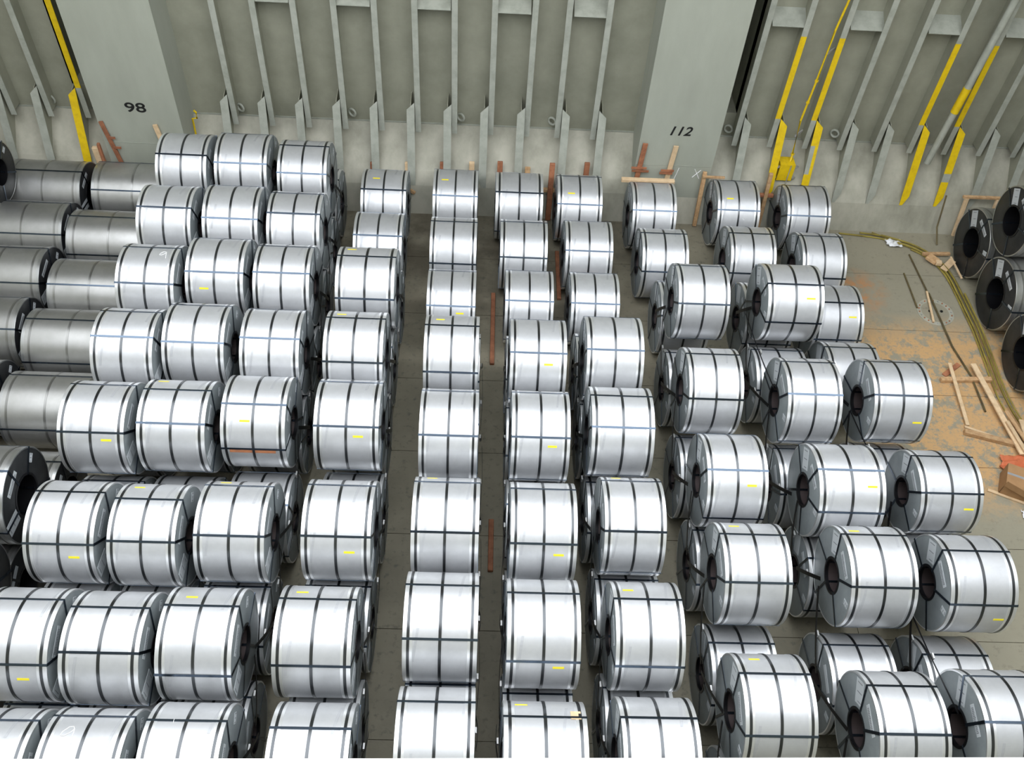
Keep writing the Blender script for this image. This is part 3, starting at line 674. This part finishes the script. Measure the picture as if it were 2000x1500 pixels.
for x, a, b_, d in ((.29, 12.0, 14.0, 'left side of the sixth file, far half'), (.33, 7.4, 8.4, 'left side of the sixth file, near half'), (1.70, 13.9, 15.4, 'left side of the seventh file')):
    board((x, a, .035), (x, b_, .035), .09, .07, 'wood_red', 'long brown bearer timber on the floor, %s' % d, name='bearer_timber', cat='timber')
# loose timber on the open floor at the right
board((9.70, 12.36, .135), (9.62, 10.82, .05), .07, .03, 'wood_pale', 'pale plank lying over the square beam, left of the two')
board((9.43, 11.97, .05), (10.50, 12.02, .05), .10, .10, 'wood', 'square orange timber lying crosswise on the sand', name='wooden_beam', cat='beam')
board((10.20, 12.37, .125), (10.43, 10.10, .12), .11, .035, 'wood_pale', 'long pale plank lying over both square timbers')
board((9.50, 10.66, .05), (10.66, 10.32, .05), .11, .10, 'wood', 'square orange timber nearest the camera on the open floor', name='wooden_beam', cat='beam')
board((9.56, 10.80, .03), (10.24, 10.50, .03), .05, .03, 'wood_pale', 'thin lath just behind the near square timber', name='lath', cat='lath')
board((10.66, 10.90, .17), (10.60, 10.22, .15), .09, .03, 'wood_pale', 'short pale board at the heap by the right edge')
board((10.42, 11.10, .19), (10.60, 10.26, .165), .08, .03, 'wood', 'broken board crossing the heap by the right edge')
board((10.36, 10.85, .185), (10.50, 9.98, .17), .07, .03, 'wood_pale', 'narrow board ending beside the long pale plank')
board((9.56, 12.12, .02), (9.97, 12.44, .02), .10, .03, 'wood_red', 'short flat board lying slantwise beyond the cross timber')
board((9.53, 9.34, .02), (10.16, 9.06, .02), .06, .03, 'wood_pale', 'thin pale plank beside the cardboard box')
board((10.13, 15.73, .10), (10.78, 15.77, .10), .08, .06, 'wood', 'short plank across the pole ends by the dark coils')
board((10.45, 15.20, .12), (10.76, 15.52, .12), .16, .03, 'wood_pale', 'flat pale board offcut by the dark coils')
board((10.74, 15.62, .14), (10.80, 14.95, .10), .04, .03, 'wood_pale', 'thin slat beside the first dark coil', name='batten', cat='batten')
board((10.33, 15.42, .13), (10.46, 15.40, .13), .12, .09, 'wood_pale', 'small pale wood block among the poles', name='wood_block', cat='block')
board((10.22, 15.64, .12), (10.38, 15.44, .12), .20, .08, 'wood', 'brown wood block among the poles', name='wood_block', cat='block')
board((9.90, 14.55, .05), (9.77, 13.60, .06), .045, .03, 'wood_pale', 'pale stick lying across the manhole cover', name='stick', cat='stick')
# bundle of long bent bamboo poles
path = [(8.36, 16.42), (8.83, 16.36), (9.31, 16.30), (9.67, 16.15), (9.97, 15.99), (10.22, 15.80), (10.42, 15.50), (10.55, 15.07), (10.60, 14.49), (10.61, 13.95), (10.62, 13.43), (10.61, 12.96), (10.58, 12.47), (10.54, 11.75), (10.58, 11.2), (10.66, 10.7), (10.72, 10.2)]
POLES = [(0, 12, 0, .03, 'in the bundle, reaching the far wall'), (1, 15, .05, .075, 'in the bundle, upper one'), (4, 16, -.05, .03, 'in the bundle, nearest the manhole'), (5, 16, .10, .04, 'in the bundle, nearest the dark coils'),
         (6, 16, .03, .115, 'on top of the bundle'), (3, 13, -.02, .07, 'in the bundle, ending early'), (8, 16, .13, .085, 'beside the dark coil fronts'), (2, 9, .03, .11, 'short one at the far bend')]
for a, b_, off, z, d in POLES:
    pts = []
    for i in range(a, b_+1):
        p = path[i]; q = path[min(i+1, len(path)-1)]; r = path[max(i-1, 0)]; t = Vector((q[0]-r[0], q[1]-r[1], 0)).normalized(); nrm = Vector((-t.y, t.x, 0))
        pts.append(Vector((p[0], p[1], z+.008*sin(i*2.1)))-nrm*(-off)*1.0)
    sm = []
    for i in range(len(pts)-1):
        p0, p1, p2, p3 = pts[max(i-1, 0)], pts[i], pts[i+1], pts[min(i+2, len(pts)-1)]
        for k in range(4):
            t = k/4; sm.append(.5*((2*p1)+(-p0+p2)*t+(2*p0-5*p1+4*p2-p3)*t*t+(-p0+3*p1-3*p2+p3)*t**3))
    sm.append(pts[-1]); c0 = sm[len(sm)//2].copy()
    o = MB().tube([p-c0 for p in sm], .021, 8, .013).obj('bamboo_pole', 'bamboo', None, True); o.location = c0
    tag(o, 'bent olive bamboo pole %s' % d, 'pole', 'bent bamboo poles on the right floor')
def pole(pts, r, label, m='bamboo_dark'):
    c0 = Vector(pts[0]); o = MB().tube([Vector(p)-c0 for p in pts], r, 7).obj('thin_pole', m, None, True); o.location = c0; tag(o, label, 'pole')
pole([(9.56, 15.14, .02), (9.55, 14.04, .03)], .018, 'dark thin pole ending at the manhole cover')
pole([(9.86, 15.78, .02), (9.92, 14.50, .035)], .018, 'dark thin pole pointing from the wood blocks to the manhole')
pole([(9.93, 14.49, .05), (9.98, 12.92, .03), (10.12, 12.12, .03), (10.11, 11.19, .03)], .02, 'long dark pole running from the manhole to the timbers')
pole([(9.15, 16.47, .05), (9.56, 16.24, .045)], .02, 'short dark pole stub by the white rag', 'bamboo')
pole([(10.62, 16.74, 1.0), (10.60, 16.45, .3), (10.62, 16.15, .03)], .02, 'dark stick leaning against the side behind the poles')
# manhole
mh = empty('manhole_cover', (9.93, 13.95, 0)); tag(mh, 'round bolted manhole cover set in the steel floor', 'manhole cover')
r_ = revolve([(0.0, .30), (.012, .30), (.012, .40), (0.0, .40)], 48).obj('rim', 'paint_low', mh); r_.rotation_euler = (0, -pi/2, 0)
dsc = MB().tube([(0, 0, .001), (0, 0, .008)], .30, 40).obj('cover_plate', 'floor', mh)
for i in range(22):
    a = 2*pi*i/22; MB().tube([(.35*cos(a), .35*sin(a), .010), (.35*cos(a), .35*sin(a), .028)], .017, 6).obj('bolt', 'wood_red' if i % 4 else 'steel', mh)
for x in (-.12, .14): MB().tube([(x, .02, .008), (x, .02, .03)], .03, 10).obj('lifting_lug', 'black', mh)
# rag and cardboard
def rag(name, cx, cy, sx, sy, m, label, cat, hgt=.05, seed=1):
    b = MB(); n = 12; vs = []; fs = []
    for i in range(n+1):
        for j in range(n+1):
            u, v = i/n-.5, j/n-.5; q = noise.noise(Vector((u*4+seed, v*4, seed))); e = noise.noise(Vector((u*3, v*3, seed+9)))
            vs.append((u*sx*(1+.3*e), v*sy*(1+.35*q), .012+hgt*(.5+q)))
    for i in range(n):
        for j in range(n): fs.append((i*(n+1)+j, (i+1)*(n+1)+j, (i+1)*(n+1)+j+1, i*(n+1)+j+1))
    b.add(vs, fs); o = b.obj(name, m, None, True); o.location = (cx, cy, 0)
    sd = o.modifiers.new('thick', 'SOLIDIFY'); sd.thickness = .006; tag(o, label, cat)
rag('plastic_scrap', 9.58, 16.13, .34, .26, 'rag', 'crumpled white plastic scrap on the floor near the far wall', 'scrap', .09, 3)
rag('plastic_scrap', 10.12, 8.82, .22, .2, 'rag', 'white plastic scrap on the floor below the cardboard box', 'scrap', .05, 5)
rag('orange_cover', 10.30, 9.93, .6, .35, 'orange', 'orange cloth lying beyond the cardboard box', 'cloth', .08, 8)
bx = empty('cardboard_box', (10.13, 9.36, 0), (0, 0, radians(-24))); tag(bx, 'open brown cardboard box on the floor at the right edge', 'box')
t = .012; b = MB(); b.box(-.35, .35, -.25, .25, .0, t); b.box(-.35, .35, -.25, -.25+t, 0, .34); b.box(-.35, .35, .25-t, .25, 0, .34); b.box(-.35, -.35+t, -.25, .25, 0, .34); b.box(.35-t, .35, -.25, .25, 0, .34); b.obj('carton', 'card', bx)
MB().box(-.35, .05, -.25, .25, .341, .350).obj('flap', 'card', bx); MB().beam((-.35, -.25, .34), (.35, -.40, .30), .02, .15).obj('flap', 'card', bx)
MB().box(-.35, .35, -.02, .03, .3505, .352).obj('packing_tape', 'tape', bx)

# ------------------------------------------------------------------ fittings on the side
yx = empty('yellow_box', (6.86, 17.0, 1.05)); tag(yx, 'yellow steel box bolted between two yellow frames', 'box')
MB().box(-.17, .17, -.02, .30, 0, .42).obj('housing', 'yellow', yx); 
for sx in (-1, 1):
    for z in (.05, .34):
        MB().beam((sx*.17, .02, z), (sx*.26, .06, z), .05, .03).obj('bracket_lug', 'steel', yx); MB().tube([(sx*.22, -.02, z), (sx*.22, .1, z)], .016, 6).obj('bolt', 'steel', yx)
MB().tube([(.07, -.03, -.2), (.06, -.04, .1), (.065, -.035, .42)], .012, 6).obj('cable', 'paint_fl', yx)
yp = empty('yellow_pipe', (6.93, 17.2, 1.47)); tag(yp, 'thin yellow pipe running up from the yellow box', 'pipe')
o = MB().tube([(6.93, 17.12, 1.47), (6.95, 17.2, 1.60), (6.88, 17.2, 2.5), (6.93, 17.2, 3.47), (6.96, 17.2, 4.6), (7.03, 17.2, 5.3)], .023, 10).obj('pipe', 'yellow', yp, True); o.location = -yp.location
o = MB().tube([(7.03, 17.2, 5.3), (7.10, 17.2, 8.0)], .030, 10).obj('pipe', 'paint_fl', yp, True); o.location = -yp.location
for x, z in ((6.955, 1.62), (6.90, 2.95), (6.93, 3.47)):
    o = MB().tube([(x-.003, 17.2, z-.02), (x+.003, 17.2, z+.02)], .038, 10).obj('coupling', 'yellow', yp); o.location = -yp.location
for x, z in ((6.88, 2.1), (6.96, 4.1)):
    o = MB().beam((x, 17.2, z), (x+.2, 17.42, z), .03, .05).obj('pipe_clip', 'steel', yp); o.location = -yp.location
gp = empty('grey_pipe', (10.05, 17.12, 1.75)); tag(gp, 'grey pipe with a yellow painted length on the hull side at right', 'pipe')
for a, c, m, r in ((1.60, 2.92, 'paint_fl', .075), (2.92, 3.52, 'yellow', .085), (3.52, 12.0, 'paint_fl', .075)):
    xf = lambda z: 10.03+(z-1.6)*.05
    yy = lambda z: 17.12
    o = MB().tube([(xf(a), yy(a), a), (xf(c), yy(c), c)], r, 14).obj('pipe', m, gp, True); o.location = -gp.location
    if m == 'yellow': o['label'] = 'yellow painted length'
for z in (2.2, 4.75):
    o = MB().beam((10.05+(z-1.6)*.05, 17.15, z), (10.3+(z-1.6)*.05, 17.45, z), .04, .05).obj('pipe_clip', 'steel', gp); o.location = -gp.location
o = MB().tube([(-6.33, 17.25, 2.05), (-6.29, 17.25, 2.0), (-6.30, 17.25, 1.86), (-6.40, 17.25, 1.84), (-6.42, 17.25, 1.2)], .022, 8).obj('yellow_hook', 'yellow', None, True); tag(o, 'small yellow hooked rod beside pillar 98', 'hook')
# paper slip on one coil's corner
o = MB().box(.30, .42, -.06, .08, CR+.002, CR+.006).obj('paper_slip', 'wood_pale', coils[('G', 2, 5)][0]); o.location = (0, 0, CR); o.rotation_euler = (radians(-30), 0, 0); o['label'] = 'torn pale paper slip at the shell edge'
# white chalk marks on the paint
def wchalk(pts, label):
    MB().tube(pts, .008, 5).obj('chalk_mark', 'chalk', wall)['label'] = label
wchalk([(4.72, YF-.016, 1.40), (4.86, YF-.016, 1.15)], 'chalk cross on pillar 112'); wchalk([(4.86, YF-.016, 1.38), (4.70, YF-.016, 1.18)], 'chalk cross on pillar 112')
wchalk([(-4.02, 17.15, 1.16), (-3.99, 17.21, 1.22), (-3.95, 17.26, 1.28)], 'chalk arrow on the sloping plate'); wchalk([(-3.99, 17.21, 1.22), (-3.70, 17.22, 1.23)], 'chalk arrow on the sloping plate')
wchalk([(4.36, YF-.016, 1.42), (4.30, YF-.016, 1.1)], 'chalk line on pillar 112')
